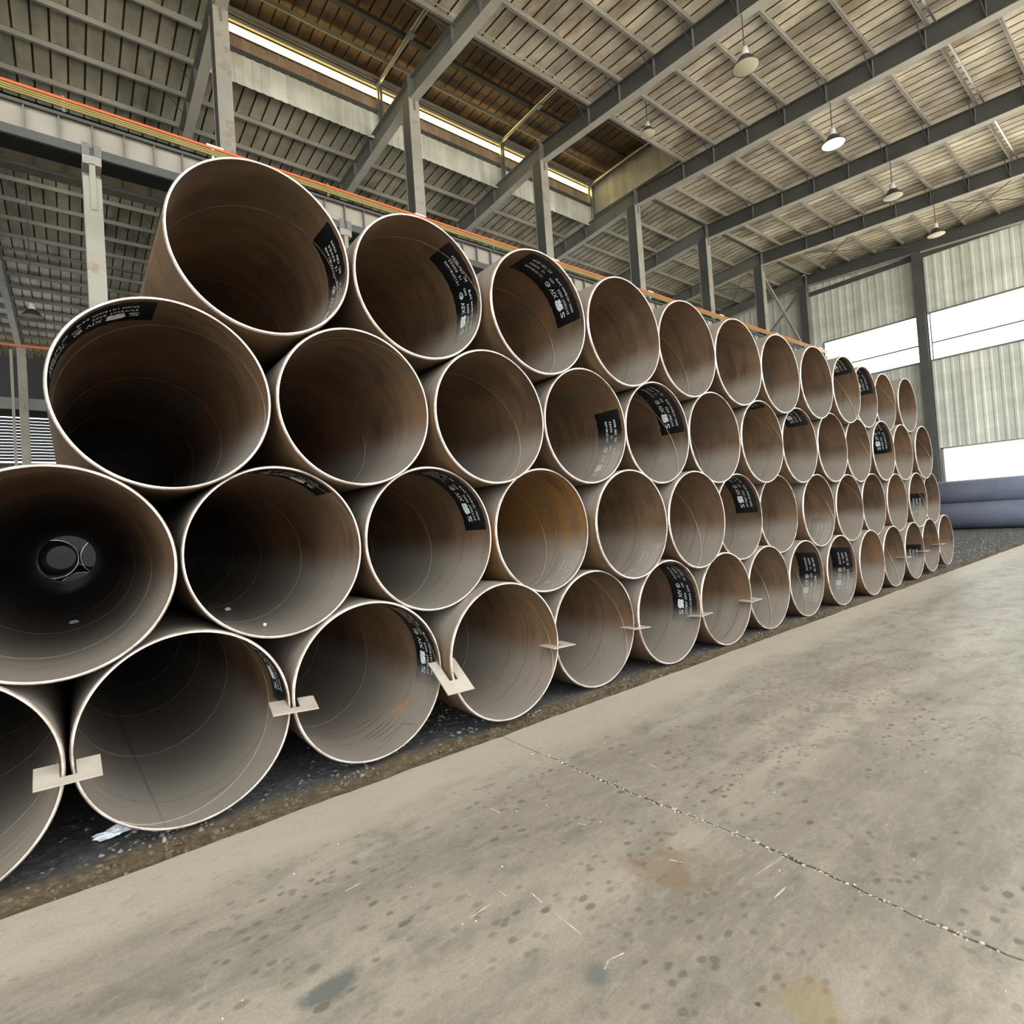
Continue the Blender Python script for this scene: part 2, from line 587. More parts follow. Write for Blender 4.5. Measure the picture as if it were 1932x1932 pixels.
def stones(name, count, fn, mats, label, cat):
    rs = random.Random(sum(map(ord, name)))
    ico = bmesh.new()
    bmesh.ops.create_icosphere(ico, subdivisions=1, radius=1)
    base = [v.co.copy() for v in ico.verts]
    fac = [[v.index for v in f.verts] for f in ico.faces]
    ico.free()
    V, F, mi = [], [], []
    for _ in range(count):
        (x, y, z, s, m) = fn(rs)
        n = len(V)
        q = Matrix.Rotation(rs.random() * 6.3, 3, 'Z') @ Matrix.Rotation(rs.random() * 6.3, 3, 'X')
        sc = Vector((rs.uniform(0.6, 1.4), rs.uniform(0.5, 1.1), rs.uniform(0.4, 0.9)))
        for b in base:
            p = Vector((b.x * sc.x, b.y * sc.y, b.z * sc.z)) * s * rs.uniform(0.8, 1.15)
            p = q @ p
            V.append((x + p.x, y + p.y, z + p.z))
        F += [[n + i for i in f] for f in fac]
        mi += [m] * len(fac)
    o = ob(name, mesh(name, V, F, mats, mi))
    return tag(o, label, cat, kind='stuff')


def st1(r):
    far = r.random() < 0.35
    if far:
        x, y = r.uniform(13, 31), YE + 0.02 + abs(r.gauss(0, 1.6))
    else:
        x, y = -0.8 + 16.5 * r.random() ** 1.4, YE + 0.02 + r.random() ** 1.6 * 2.2
    s = (0.005 + 0.016 * r.random() ** 2) * (1.6 if far else 1)
    return x, y, -0.022 + (-0.012 if y < YE + 0.15 else 0), s, (1 if r.random() < (0.92 if y < YE + 0.24 else 0.15) else 0)


stones('ballast_stones', 22000, st1, [M_STONE, M_STONE_B], 'loose small stones and clods scattered over the ballast bed', 'stones')


def st2(r):
    y = -0.6 - r.random() * 2.6
    x = jag(2.87, y, 8, 0.01) + r.gauss(0, 0.012)
    return x, y, -0.003, r.uniform(0.002, 0.009), 0


stones('joint_rubble', 420, st2, [M_RUBBLE], 'pale concrete crumbs along the broken slab joint', 'rubble')


def st3(r):
    return r.uniform(0.3, 5), r.uniform(-3.0, -0.35), 0.001, r.uniform(0.001, 0.004), 0


stones('floor_grit', 110, st3, [M_WHITE], 'tiny pale chips lying scattered on the concrete slab', 'grit')

SCR = [(1.959, -1.583, 1.951, -1.661), (1.949, -1.727, 1.942, -1.877), (1.874, -1.478, 1.875, -1.536), (1.697, -1.527, 1.814, -1.519),
       (2.592, -2.245, 2.693, -2.246), (1.409, -1.034, 1.494, -1.024), (3.21, -1.174, 3.177, -1.305), (2.235, -0.927, 2.241, -1.01),
       (2.447, -1.356, 2.468, -1.392), (1.885, -2.035, 1.924, -2.018), (1.924, -2.018, 1.987, -2.033), (2.516, -1.831, 2.541, -1.887),
       (2.652, -2.129, 2.95, -2.16)]
V, F = [], []
for q, (ax, ay, bx_, by_) in enumerate(SCR):
    d = Vector((bx_ - ax, by_ - ay, 0))
    nrm = Vector((-d.y, d.x, 0)).normalized()
    n0 = len(V)
    for i in range(7):
        t_ = i / 6
        wd = 0.0028 * (0.35 + abs(noise.noise(Vector((q * 3.1, i * 1.7, 0)))) * 1.6) * (0.3 if i in (0, 6) else 1) * (0.5 if q == 12 else 1)
        p = Vector((ax, ay, 0.0006)) + d * t_
        V += [tuple(p - nrm * wd), tuple(p + nrm * wd)]
    F += [(n0 + 2 * i, n0 + 2 * i + 2, n0 + 2 * i + 3, n0 + 2 * i + 1) for i in range(6)]
ob('scratch_marks', mesh('scratch_marks', V, F, M_RUBBLE_LT), floor)['kind'] = 'stuff'

# ---------------------------------------------------------------- pipes
ROWS = {
    0: [(0.015, 0.001, 0.5), (1.044, 0.054, 0.515), (2.066, 0.048, 0.528), (3.091, -0.053, 0.532), (4.142, 0.038, 0.511),
        (5.159, -0.008, 0.507), (6.184, -0.006, 0.495), (7.219, 0.036, 0.489), (8.249, 0.043, 0.481), (9.282, 0.005, 0.483),
        (10.318, -0.038, 0.493), (11.353, -0.019, 0.498), (12.386, -0.021, 0.509), (13.42, 0.004, 0.526), (14.464, 0.017, 0.555)],
    1: [(0.505, -0.005, 1.392), (1.545, 0.074, 1.403), (2.575, 0.05, 1.409), (3.615, 0.033, 1.404), (4.649, -0.041, 1.395),
        (5.676, -0.05, 1.388), (6.718, 0.068, 1.376), (7.739, 0.104, 1.37), (8.767, 0.036, 1.371), (9.803, 0.025, 1.371),
        (10.84, 0.046, 1.389), (11.866, 0.024, 1.388), (12.903, 0.004, 1.407), (13.925, 0.057, 1.418)],
    2: [(1.017, -0.003, 2.275), (2.059, -0.011, 2.286), (3.097, -0.053, 2.284), (4.136, -0.033, 2.279), (5.163, -0.017, 2.273),
        (6.188, -0.013, 2.271), (7.22, -0.02, 2.265), (8.257, 0.001, 2.26), (9.288, -0.002, 2.264), (10.318, 0.026, 2.262),
        (11.355, 0.006, 2.276), (12.384, 0.028, 2.282), (13.415, -0.01, 2.302)],
    3: [(1.531, -0.04, 3.167), (2.578, -0.025, 3.166), (3.618, -0.1, 3.158), (4.655, -0.107, 3.166), (5.686, -0.078, 3.164),
        (6.718, -0.065, 3.163), (7.747, -0.056, 3.148), (8.779, -0.063, 3.145), (9.811, -0.06, 3.147), (10.832, 0.039, 3.149),
        (11.865, 0.083, 3.157), (12.896, 0.044, 3.181)]}
ROWNAME = ['bottom row', 'second row up', 'third row up', 'top row']
# clockwise end of the black print panel, degrees from the horizontal
PANEL = {(3, 1): -52, (3, 2): -31, (3, 3): 6, (2, 1): 93, (2, 4): -65, (2, 5): 5, (2, 7): 65, (2, 8): 39, (2, 11): -1,
         (3, 9): 40, (3, 10): 14, (1, 2): 45, (1, 3): 4, (1, 7): 4, (1, 13): -74, (1, 4): -113, (1, 5): -113, (1, 9): -102,
         (0, 2): -3, (0, 3): -19, (0, 6): -22, (0, 9): -49, (0, 10): -51, (0, 13): -80}
LEN = 12.2
TW = 0.015           # wall thickness
NS = 96


def ring_mesh(name, prof, mats, n=NS, closed=False, smooth=True):
    """lathe about the y axis; prof = (radius, y)"""
    V, F = [], []
    for (r, y) in prof:
        for i in range(n):
            q = 2 * PI * i / n
            V.append((r * math.cos(q), y, r * math.sin(q)))
    m = len(prof)
    for k in range(m if closed else m - 1):
        k2 = (k + 1) % m
        for i in range(n):
            j = (i + 1) % n
            F.append((k * n + i, k2 * n + i, k2 * n + j, k * n + j))
    me = mesh(name, V, F, mats, smooth=smooth)
    return me


RI = R - TW
wall_prof = [(R, 0.011), (R, 2.0), (R, 6.0), (R, LEN), (RI, LEN), (RI, 8.0), (RI, 4.0), (RI, 1.5), (RI, 0.3), (RI, 0.0005)]
ME_WALL = ring_mesh('pipe_wall', wall_prof, M_PIPE)
ME_WALL_R = ring_mesh('pipe_wall', wall_prof, M_PIPE_RUST)
ME_RIM = ring_mesh('bevelled_rim', [(R - 0.0003, 0.0115), (R - 0.006, 0.001), (RI + 0.003, 0.0), (RI - 0.0003, 0.001), (RI - 0.0003, 0.007),
                                    (RI + 0.002, 0.0115)], M_RIM, closed=True, smooth=False)
# sharp edges on the wall ends
for me in (ME_WALL, ME_WALL_R):
    for e in me.edges:
        ys = [me.vertices[v].co.y for v in e.vertices]
        if abs(ys[0] - LEN) < 1e-4 and abs(ys[1] - LEN) < 1e-4:
            e.use_edge_sharp = True

# helical weld bead on the inner face
V, F = [], []
seg = 46
turns = 10
pitch = LEN / turns
for s in range(turns * seg + 1):
    q = 2 * PI * s / seg
    y0 = pitch * s / seg
    for (dy, dr) in ((-0.009, -0.0008), (-0.004, 0.0028), (0.004, 0.0028), (0.009, -0.0008)):
        y = min(LEN - 0.01, max(0.012, y0 + dy))
        rr_ = RI - dr
        V.append((rr_ * math.cos(q), y, rr_ * math.sin(q)))
for s in range(turns * seg):
    for k_ in range(3):
        a = 4 * s + k_
        F.append((a, a + 1, a + 5, a + 4))
ME_WELD = mesh('weld_bead', V, F, M_PIPE, smooth=True)

# print panel, from angle 0 counter-clockwise
AL = math.radians(88)
D0, D1 = 0.042, 0.333
PW = D1 - D0
V, F = [], []
na = 34
for i in range(na + 1):
    t = i / na
    q = AL * t
    wv = 0.004 * math.sin(i * 1.7)
    for (d, dr) in ((D0 + wv, 0.0002), (D0 + 0.003 + wv, 0.0012), (D0 + 0.1, 0.0012), (D0 + 0.2, 0.0012), (D1 - 0.003 - wv, 0.0012), (D1 - wv, 0.0002)):
        V.append(((RI - dr) * math.cos(q), d, (RI - dr) * math.sin(q)))
for i in range(na):
    for k_ in range(5):
        a = 6 * i + k_
        F.append((a, a + 1, a + 7, a + 6))
ME_PANEL = mesh('print_panel', V, F, M_PANEL, smooth=True)


def text_polys(body, height):
    cu = bpy.data.curves.new('text', 'FONT')
    cu.body = body
    cu.size = 1.0
    cu.resolution_u = 2
    o = bpy.data.objects.new('text', cu)
    C.objects.link(o)
    bpy.context.view_layer.update()
    me = bpy.data.meshes.new_from_object(o.evaluated_get(bpy.context.evaluated_depsgraph_get()))
    vs = [(v.co.x, v.co.y) for v in me.vertices]
    fs = [list(p.vertices) for p in me.polygons]
    bpy.data.objects.remove(o)
    bpy.data.curves.remove(cu)
    bpy.data.meshes.remove(me)
    return vs, fs


LV, LF = [], []
LRAD = RI - 0.0022


def put(vs, fs, s0, s1, dc, h, bold=0.0):
    """fit a flat shape into arc fraction s0..s1 (from the clockwise end), centred at depth fraction dc, height fraction h"""
    xs = [v[0] for v in vs]
    ys = [v[1] for v in vs]
    x0, x1, y0, y1 = min(xs), max(xs), min(ys), max(ys)
    n = len(LV)
    for (x, y) in vs:
        s = s0 + (s1 - s0) * (x - x0) / max(1e-6, x1 - x0)
        d = D0 + PW * (dc + h * ((y - y0) / max(1e-6, y1 - y0) - 0.5))
        q = AL * s
        LV.append((LRAD * math.cos(q), d, LRAD * math.sin(q)))
    for f in fs:
        LF.append([n + i for i in f])


def txt(body, s0, s1, dc, h):
    vs, fs = text_polys(body, h)
    put(vs, fs, s0, s1, dc, h)


# third line (nearest the rim), second line, first line
txt('SAWH', 0.10, 0.20, 0.25, 0.085)
txt('1016mm', 0.225, 0.40, 0.25, 0.085)
txt('24*8', 0.42, 0.52, 0.25, 0.085)
txt('3C', 0.60, 0.66, 0.25, 0.085)
txt('CE0', 0.685, 0.76, 0.25, 0.085)
txt('0039', 0.78, 0.88, 0.25, 0.085)
txt('SY/T5037', 0.10, 0.28, 0.43, 0.085)
txt('2022', 0.30, 0.40, 0.43, 0.085)
txt('Q355', 0.485, 0.56, 0.43, 0.085)
txt('12', 0.65, 0.69, 0.43, 0.085)
txt('02955', 0.73, 0.87, 0.43, 0.085)
txt('S', 0.09, 0.155, 0.65, 0.17)
txt('XIV', 0.325, 0.445, 0.645, 0.16)
txt('15127/81698', 0.62, 0.88, 0.61, 0.085)
# smeared white emblem block between the S and the bold letters
blob = []
for i in range(22):
    q = 2 * PI * i / 22
    sq = 1 / max(abs(math.cos(q)), abs(math.sin(q)))
    rr_ = min(sq, 1.25) * (0.86 + 0.14 * math.sin(i * 2.3) * math.cos(i * 0.9))
    blob.append((rr_ * math.cos(q), rr_ * math.sin(q)))
hole = [(0.06 * math.cos(2 * PI * i / 22) + 0.1, 0.07 * math.sin(2 * PI * i / 22)) for i in range(22)]
put(blob + hole, [[i, (i + 1) % 22, 22 + (i + 1) % 22, 22 + i] for i in range(22)], 0.17, 0.305, 0.67, 0.27)
# circled mark
ringo = [(math.cos(2 * PI * i / 20), math.sin(2 * PI * i / 20)) for i in range(20)]
ringi = [(0.78 * a, 0.78 * b) for a, b in ringo]
put(ringo + ringi, [[i, (i + 1) % 20, 20 + (i + 1) % 20, 20 + i] for i in range(20)], 0.475, 0.545, 0.64, 0.17)
txt('R', 0.492, 0.528, 0.64, 0.085)
ME_LETTER = mesh('lettering', LV, LF, M_LETTER)

RUSTY = {(1, 4)}
PIPES = {}
for k_, row in ROWS.items():
    n = len(row)
    for i, (x, y, z) in enumerate(row, 1):
        fromwall = n - i + 1
        has = (k_, i) in PANEL
        rusty = (k_, i) in RUSTY
        look = 'orange rust-streaked steel pipe' if rusty else ('brown steel pipe with black print panel' if has else 'plain brown steel pipe')
        lab = '%s, %s from windowed wall, %s' % (look, ORD[fromwall], ROWNAME[k_])
        root = thing('steel_pipe', lab, 'pipe', (x, y, z), 'pipes of the long stack')
        PIPES[(k_, i)] = root
        body = ob('pipe_wall', ME_WALL_R if rusty else ME_WALL, root)
        body.rotation_euler = (0, (0 if rusty else rnd.random() * 6.28), 0)
        ob('bevelled_rim', ME_RIM, root, rot=(0, rnd.random() * 6.28, 0))
        ob('weld_bead', ME_WELD, root, rot=(0, rnd.random() * 6.28, 0))
        if has:
            p = ob('print_panel', ME_PANEL, root, rot=(0, -math.radians(PANEL[(k_, i)]), 0))
            p['label'] = 'glossy black painted panel on the inner face'
            ob('lettering', ME_LETTER, p)['kind'] = 'stuff'



# scrape smears in one pipe and a dark drip line in its neighbour
def smear(strokes, mat, parent, round_=False):
    V, F = [], []
    for (y0, a0, y1, a1, wd) in strokes:
        n0 = len(V)
        N = 12
        for i in range(N + 1):
            t_ = i / N
            y = y0 + (y1 - y0) * t_ + 0.008 * math.sin(3.1 * t_)
            a = math.radians(a0 + (a1 - a0) * t_)
            h = wd * (0.15 + 0.85 * math.sin(PI * min(1, max(0, t_ * 0.9 + 0.1)))) * (1 + 0.4 * noise.noise(Vector((y0 * 9, t_ * 6, 1))))
            for sgn in (-1, 1):
                aa = a + (sgn * h / RI if round_ else 0)
                V.append(((RI - 0.001) * math.cos(aa), max(0.013, y + (0 if round_ else sgn * h)), (RI - 0.001) * math.sin(aa)))
        F += [(n0 + 2 * i, n0 + 2 * i + 1, n0 + 2 * i + 3, n0 + 2 * i + 2) for i in range(N)]
    o = ob('scrape_marks', mesh('scrape_marks', V, F, mat), parent)
    o['kind'] = 'stuff'


M_SMEAR = paint('dark scraped smear', (0.17, 0.14, 0.112), 0.55, 0.2, 14)
M_SMEAR_O = paint('bare rusty scrape', (0.33, 0.205, 0.125), 0.55, 0.2, 14)
M_DRIP = paint('dark drip line', (0.21, 0.178, 0.14), 0.5, 0.15, 6)
smear([(0.50, -86, 0.54, -55, 0.008), (0.39, -84, 0.42, -54, 0.009), (0.34, -82, 0.36, -53, 0.007), (0.30, -80, 0.28, -50, 0.010),
       (0.22, -78, 0.20, -50, 0.006), (0.63, -76, 0.57, -60, 0.008), (0.24, -56, 0.04, -50, 0.022), (0.10, -92, 0.22, -50, 0.004)], M_SMEAR, PIPES[(0, 3)])
smear([(0.40, -55, 0.29, -29, 0.022), (0.34, -53, 0.25, -31, 0.018), (0.44, -54, 0.36, -38, 0.015)], M_SMEAR_O, PIPES[(0, 3)])
smear([(3.9, -122, 0.02, -106.5, 0.016)], M_DRIP, PIPES[(0, 2)], True)

# pipes lying crosswise before the end wall, and a stack seen through an open pipe
ME_FAR = ring_mesh('pipe_wall', [(0.54, 0.0), (0.54, 6), (0.54, 12), (0.515, 12), (0.515, 6), (0.515, 0)], M_FARPIPE, 48, closed=True)
ME_FARRIM = ring_mesh('bevelled_rim', [(0.541, 0.0), (0.541, -0.004), (0.514, -0.004), (0.514, 0.0)], M_RIM, 48, closed=True, smooth=False)
for (x, z, lab) in ((29.5, 0.54, 'haze-toned blue-grey pipe lying on the ground crosswise before the open end wall'),
                    (30.585, 0.54, 'haze-toned blue-grey pipe on the ground behind the front crosswise pipe'),
                    (30.043, 1.482, 'haze-toned blue-grey pipe lying on top of the two crosswise pipes')):
    t = thing('hazed_pipe', lab, 'pipe', (x, 6.0, z), 'crosswise pipes before the end wall')
    w_ = ob('pipe_wall', ME_FAR, t, rot=(0, 0, PI))
    ob('bevelled_rim', ME_FARRIM, t, rot=(0, 0, PI))
for (x, y, z, nm) in ((0.75, 15.6, 0.46, 'steel pipe on the ground of the stack behind, near the light grey crane column'),
                      (-0.29, 15.7, 0.46, 'steel pipe on the ground of the stack behind, away from the crane columns'),
                      (0.22, 15.4, 1.355, 'steel pipe lying on top of the two ground pipes of the stack behind'),
                      (1.26, 15.5, 1.355, 'upper steel pipe of the stack behind, directly behind the crane column')):
    t = thing('steel_pipe', nm, 'pipe', (x, y, z + 0.02), 'pipes of the stack behind')
    ob('pipe_wall', ME_WALL, t)
    ob('bevelled_rim', ME_RIM, t)


# slotted plates clipped over neighbouring rims
def plate_mesh(wd, dp, sw, sl, th):
    """slot opens toward +y"""
    h = wd / 2
    P = [(-h, 0), (h, 0), (h, dp), (sw / 2, dp), (sw / 2, dp - sl), (-sw / 2, dp - sl), (-sw / 2, dp), (-h, dp)]
    bm = bmesh.new()
    vs = [bm.verts.new((a, b, 0)) for a, b in P]
    f = bm.faces.new(vs)
    g = bmesh.ops.extrude_face_region(bm, geom=[f])
    bmesh.ops.translate(bm, verts=[q for q in g['geom'] if isinstance(q, bmesh.types.BMVert)], vec=(0, 0, th))
    bmesh.ops.recalc_face_normals(bm, faces=bm.faces)
    bmesh.ops.bevel(bm, geom=[e for e in bm.edges], offset=0.0012, segments=1, affect='EDGES')
    me = bpy.data.meshes.new('clip_plate')
    bm.to_mesh(me)
    bm.free()
    me.materials.append(M_PLATE)
    return me


ME_PLATE = plate_mesh(0.25, 0.165, 0.062, 0.11, 0.008)
ME_PLATE_W = plate_mesh(0.215, 0.30, 0.07, 0.19, 0.008)
PL = [(1, 0.532, 0.43, -0.06, 0.32, 0.03, 0.03), (2, 1.553, 0.475, -0.03, 0.22, 0.05, -0.12), (3, 2.60, 0.36, -0.14, 0.62, 0.03, 0.02),
      (4, 3.617, 0.465, -0.10, 0.05, 0.05, 0.05), (5, 4.652, 0.43, -0.05, 0.03, 0.08, 0.05), (6, 5.672, 0.40, -0.07, -0.05, 0.0, 0.1),
      (7, 6.70, 0.40, -0.06, 0.04, -0.04, 0.0), (12, 11.87, 0.43, -0.08, 0.0, 0.03, 0.0), (13, 12.903, 0.45, -0.07, 0.0, 0.0, 0.0),
      (14, 13.942, 0.50, -0.06, -0.02, 0.0, 0.0)]
for (i, x, z, y, rx, ry, rz) in PL:
    a, b = ORD[15 - i + 1], ORD[15 - i]
    how = 'steeply tilted' if i == 3 else 'flat'
    o = ob('clip_plate', ME_PLATE_W if i == 3 else ME_PLATE, loc=(x, y, z), rot=(rx, ry, rz))
    tag(o, '%s slotted plate clipping %s and %s bottom-row rims counted from the windowed wall' % (how, b, a), 'plate', 'slotted clip plates on the bottom row')


# crumpled litter
def crumple(name, sx, sy, sz, loc, rz, mat, label, seed):
    bm = bmesh.new()
    bmesh.ops.create_icosphere(bm, subdivisions=3, radius=1)
    for v_ in bm.verts:
        c = v_.co.copy()
        d = 1 + 0.5 * noise.noise(c * 2.2 + Vector((seed, 0, 0))) + 0.35 * noise.noise(c * 5 + Vector((0, seed, 0)))
        v_.co = Vector((c.x * sx, c.y * sy, c.z * sz)) * d
    zmin = min(v_.co.z for v_ in bm.verts)
    for v_ in bm.verts:
        v_.co.z -= zmin
    me = bpy.data.meshes.new(name)
    bm.to_mesh(me)
    bm.free()
    me.materials.append(mat)
    return tag(ob(name, me, loc=loc, rot=(0, 0, rz)), label, 'litter')


crumple('crumpled_wrapper', 0.085, 0.035, 0.022, (0.70, 0.30, -0.012), 0.15, M_PAPER, 'crumpled white wrapper on the ballast under the stack', 1)
crumple('paper_scrap', 0.022, 0.018, 0.014, (1.566, 1.715, 0.918), 0.3, M_PAPER, 'small white scrap deeper inside a second-row pipe', 4)
crumple('paper_scrap', 0.012, 0.010, 0.009, (1.545, 0.508, 0.918), 0.9, M_WHITE, 'small cream scrap near the mouth of a second-row pipe', 6)
crumple('paper_scrap', 0.03, 0.02, 0.012, (0.575, 2.395, 0.912), 0.5, M_PAPER, 'grey-white scrap in the open-ended pipe of the second row', 9)

# ---------------------------------------------------------------- building frame
XF = [4.666 + 6.4435 * i for i in range(-1, 7)]       # frame lines, last one at the end wall
RY = 14.2                                             # ridge line


def zb(y):
    """underside of the rafters"""
    if y > 34:
        return 17.35 - 0.05 * (34 - RY)
    if y > RY:
        return 17.35 - 0.05 * (y - RY)
    return 17.35 - 0.068 * (RY - y)


RD = 0.78
PD = 0.20


def ibeam(name, x, y0, y1, parent, mat, matf):
    z0, z1 = zb(y0), zb(y1)
    V, F, mi = [], [], []

    def pr(a, b, c, d, m):
        n = len(V)
        V.extend([(a, y0, z0 + c), (b, y0, z0 + c), (b, y0, z0 + d), (a, y0, z0 + d),
                  (a, y1, z1 + c), (b, y1, z1 + c), (b, y1, z1 + d), (a, y1, z1 + d)])
        F.extend([tuple(n + i for i in f) for f in ((0, 1, 2, 3), (7, 6, 5, 4), (0, 4, 5, 1), (1, 5, 6, 2), (2, 6, 7, 3), (3, 7, 4, 0))])
        mi.extend([m] * 6)
    pr(x - 0.16, x + 0.16, 0, 0.022, 1)
    pr(x - 0.16, x + 0.16, RD - 0.022, RD, 0)
    pr(x - 0.01, x + 0.01, 0.022, RD - 0.022, 0)
    return ob(name, mesh(name, V, F, [mat, matf], mi), parent)


PF = [11.1 - 1.58 * i for i in range(13)]
PB = [17.45 + 1.66 * i for i in range(10)]
PB2 = [35.2 + 1.9 * i for i in range(10)]
ME_STIFF = None
for n_, x in enumerate(XF):
    last = n_ == len(XF) - 1
    fr = thing('steel_portal', 'grey steel portal with column and rafters, %s from the windowed end wall' % ORD[len(XF) - n_] if not last else
               'grey steel portal standing against the windowed end wall', 'portal', (0, 0, 0), 'steel portals')
    m1 = M_STEEL_LT if n_ < 5 else M_STEEL
    # column: H section, flanges facing the pipes
    zt = zb(RY) + 0.1
    box('column_flange', (x - 0.21, 14.0, -0.02, x + 0.21, 14.03, zt), M_STEEL_LT if not last else M_STEEL, fr)
    box('column_flange', (x - 0.21, 14.55, -0.02, x + 0.21, 14.58, zt), M_STEEL_LT if not last else M_STEEL, fr)
    box('column_web', [(x - 0.19, 14.03, -0.02, x - 0.17, 14.55, zt), (x + 0.17, 14.03, -0.02, x + 0.19, 14.55, zt)], M_STEEL_DK, fr)  # shade of the column sides put into dark plates
    ob('column_cap', mesh('column_cap', *boxes([(x - 0.24, 13.95, zt - 0.06, x + 0.24, 14.0, zt + 0.75), (x - 0.02, 13.93, zt - 0.5, x + 0.02, 13.97, zt + 0.8)]), M_STEEL), fr)
    rf = ibeam('rafter', x, RY, -9.0, fr, M_STEEL if n_ < 3 else M_STEEL_DK, M_FLANGE)  # weaker light on the web put into its darker colour
    rb = ibeam('rafter', x, RY, 34.0, fr, M_STEEL, M_FLANGE)
    if n_ < 2:
        ibeam('rafter', x, 34.0, 54.0, fr, M_STEEL, M_STEEL_LT)
    for par, ys in ((rf, [y_ + 0.08 for y_ in PF]), (rb, [y_ + 0.08 for y_ in PB])):
        for y_ in ys:
            if y_ > 13.8 and y_ < 14.6:
                continue
            if last:
                continue
            box('stiffener', [(x - 0.14, y_ - 0.007, zb(y_) + 0.03, x + 0.14, y_ + 0.007, zb(y_) + RD - 0.03)], M_STEEL, par)
            bar('flange_brace', (x - 0.75, y_ + 0.1, zb(y_) + RD + 0.06), (x - 0.05, y_ + 0.02, zb(y_) + 0.10), 0.03, 0.012, M_STEEL_DK, par)

# wall post of the end wall
XW = XF[-1] + 0.35
t = thing('wall_post', 'dark grey steel post between the high windows of the end wall', 'post')
box('flange', (43.05, 7.05, -0.1, 43.08, 7.55, 16.85), M_STEEL_DK, t)
box('flange', (43.5, 7.05, -0.1, 43.53, 7.55, 16.85), M_STEEL_DK, t)
box('web', (43.08, 7.29, -0.1, 43.5, 7.31, 16.85), M_STEEL_DK, t)

# cross brace beside the end wall
t = thing('cross_brace', 'crossed steel struts between the last two columns by the end wall', 'brace')
xa, xb = XF[-2] + 0.2, XF[-1] - 0.2
bar('strut', (xa, 14.2, 17.0), (xb, 14.2, 12.4), 0.05, 0.12, M_STEEL_LT, t)
bar('strut', (xa, 14.33, 17.0), (xb, 14.33, 12.4), 0.05, 0.12, M_STEEL_LT, t)
bar('strut', (xb, 14.45, 17.0), (xa, 14.45, 12.4), 0.06, 0.14, M_STEEL_DK, t)

# roof tie rods over the end bay
t = thing('tie_rods', 'thin crossed tie rods under the roof of the end bay', 'rods')
for (a, b) in (((XF[-2], 0.2, 17.15), (XF[-1], 6.2, 17.4)), ((XF[-2], 6.2, 17.5), (XF[-1], 0.2, 16.95)),
               ((XF[-2], 7.8, 17.6), (XF[-1], 13.8, 17.9)), ((XF[-2], 13.8, 18.0), (XF[-1], 7.8, 17.5)),
               ((XF[-2], 15, 18.0), (XF[-1], 20, 17.7)), ((XF[-2], 20, 17.75), (XF[-1], 15, 17.9))):
    tube('rod', a, b, 0.025, M_STEEL_DK, t, 6)

# ---------------------------------------------------------------- roof
PIT = 0.46


def sheet_mesh(name, ya, yb, za, zb_, mat):
    prof = [(0.0, 0.0), (0.40, 0.0), (0.408, 0.055), (0.452, 0.055), (0.46, 0.0)]
    V, F, mi = [], [], []
    m = len(prof)
    for (y, z) in ((ya, za), (yb, zb_)):
        for (px, pz) in prof:
            V.append((px, y, z + pz))
        for (px, pz) in prof:
            V.append((px, y, z + pz + 0.012))
    for k in range(m - 1):
        F.append((k, k + 1, 2 * m + k + 1, 2 * m + k))
        mi.append(0 if k == 0 else 1)
        F.append((m + k + 1, m + k, 3 * m + k, 3 * m + k + 1))
        mi.append(0 if k == 0 else 1)
    for k in (0, 2):
        n = k * m
        F.append(tuple(list(range(n, n + m)) + list(range(n + 2 * m - 1, n + m - 1, -1))))
        mi.append(0)
    return mesh(name, V, F, [mat, M_RIB], mi)


def zs(y):
    return zb(y) + RD + PD


def roof(name, zones, purl, x0, x1, mat, px0, px1):
    root = ob(name, None)
    root['kind'] = 'structure'
    for (xa, xb, ya, yb) in zones:
        me = sheet_mesh('roof_sheet', ya, yb, zs(ya), zs(yb), mat)
        i = 0
        while xa + i * PIT < xb - 0.1:
            ob('roof_sheet', me, root, loc=(xa + i * PIT, 0, 0))
            i += 1
    for y in purl:
        z = zb(y) + RD
        cut = 4.75 if name == 'x' else px0
        box('purlin', [(cut, y - 0.035, z, px1, y - 0.027, z + PD), (cut, y - 0.035, z, px1, y + 0.035, z + 0.008),
                       (cut, y - 0.035, z + PD - 0.008, px1, y + 0.035, z + PD)], M_PURLIN, root)
    return root


MX0, MX1 = 4.85, 24.25
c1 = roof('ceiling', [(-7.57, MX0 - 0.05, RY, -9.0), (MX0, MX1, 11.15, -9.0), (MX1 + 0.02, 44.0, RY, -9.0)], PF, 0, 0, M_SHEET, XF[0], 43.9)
y = 1.38
box('purlin', [(XF[1], y - 0.03, zb(y) + RD - 0.02, 43.4, y + 0.03, zb(y) + RD + 0.05)], M_TUBE, c1)
for y in (12.7, 13.9):
    box('purlin', [(MX1, y - 0.035, zb(y) + RD, 43.4, y + 0.035, zb(y) + RD + PD)], M_PURLIN, c1)
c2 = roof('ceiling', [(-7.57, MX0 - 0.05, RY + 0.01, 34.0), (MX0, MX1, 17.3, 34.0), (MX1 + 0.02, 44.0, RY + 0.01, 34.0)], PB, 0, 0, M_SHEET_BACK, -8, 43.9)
box('purlin', [(-8, 15.9, zb(15.9) + RD, MX0, 15.97, zb(15.9) + RD + PD)], M_PURLIN, c2)
box('purlin', [(MX1, 15.9, zb(15.9) + RD, 43.4, 15.97, zb(15.9) + RD + PD)], M_PURLIN, c2)
c3 = roof('ceiling', [(-8.0, 9.0, 34.01, 55.0)], PB2, 0, 0, M_SHEET_BACK, -8, 9)
# remaining plain roof that keeps the daylight out over the unseen bays
box('roof_cover', [(-40, -9, 17.6, -7.6, 55, 17.65), (-7.62, -9, 16.0, -7.57, 55, 18.7), (9.0, 34.0, 17.4, 43.4, 55, 17.45)], M_SHEET_BACK, c3)

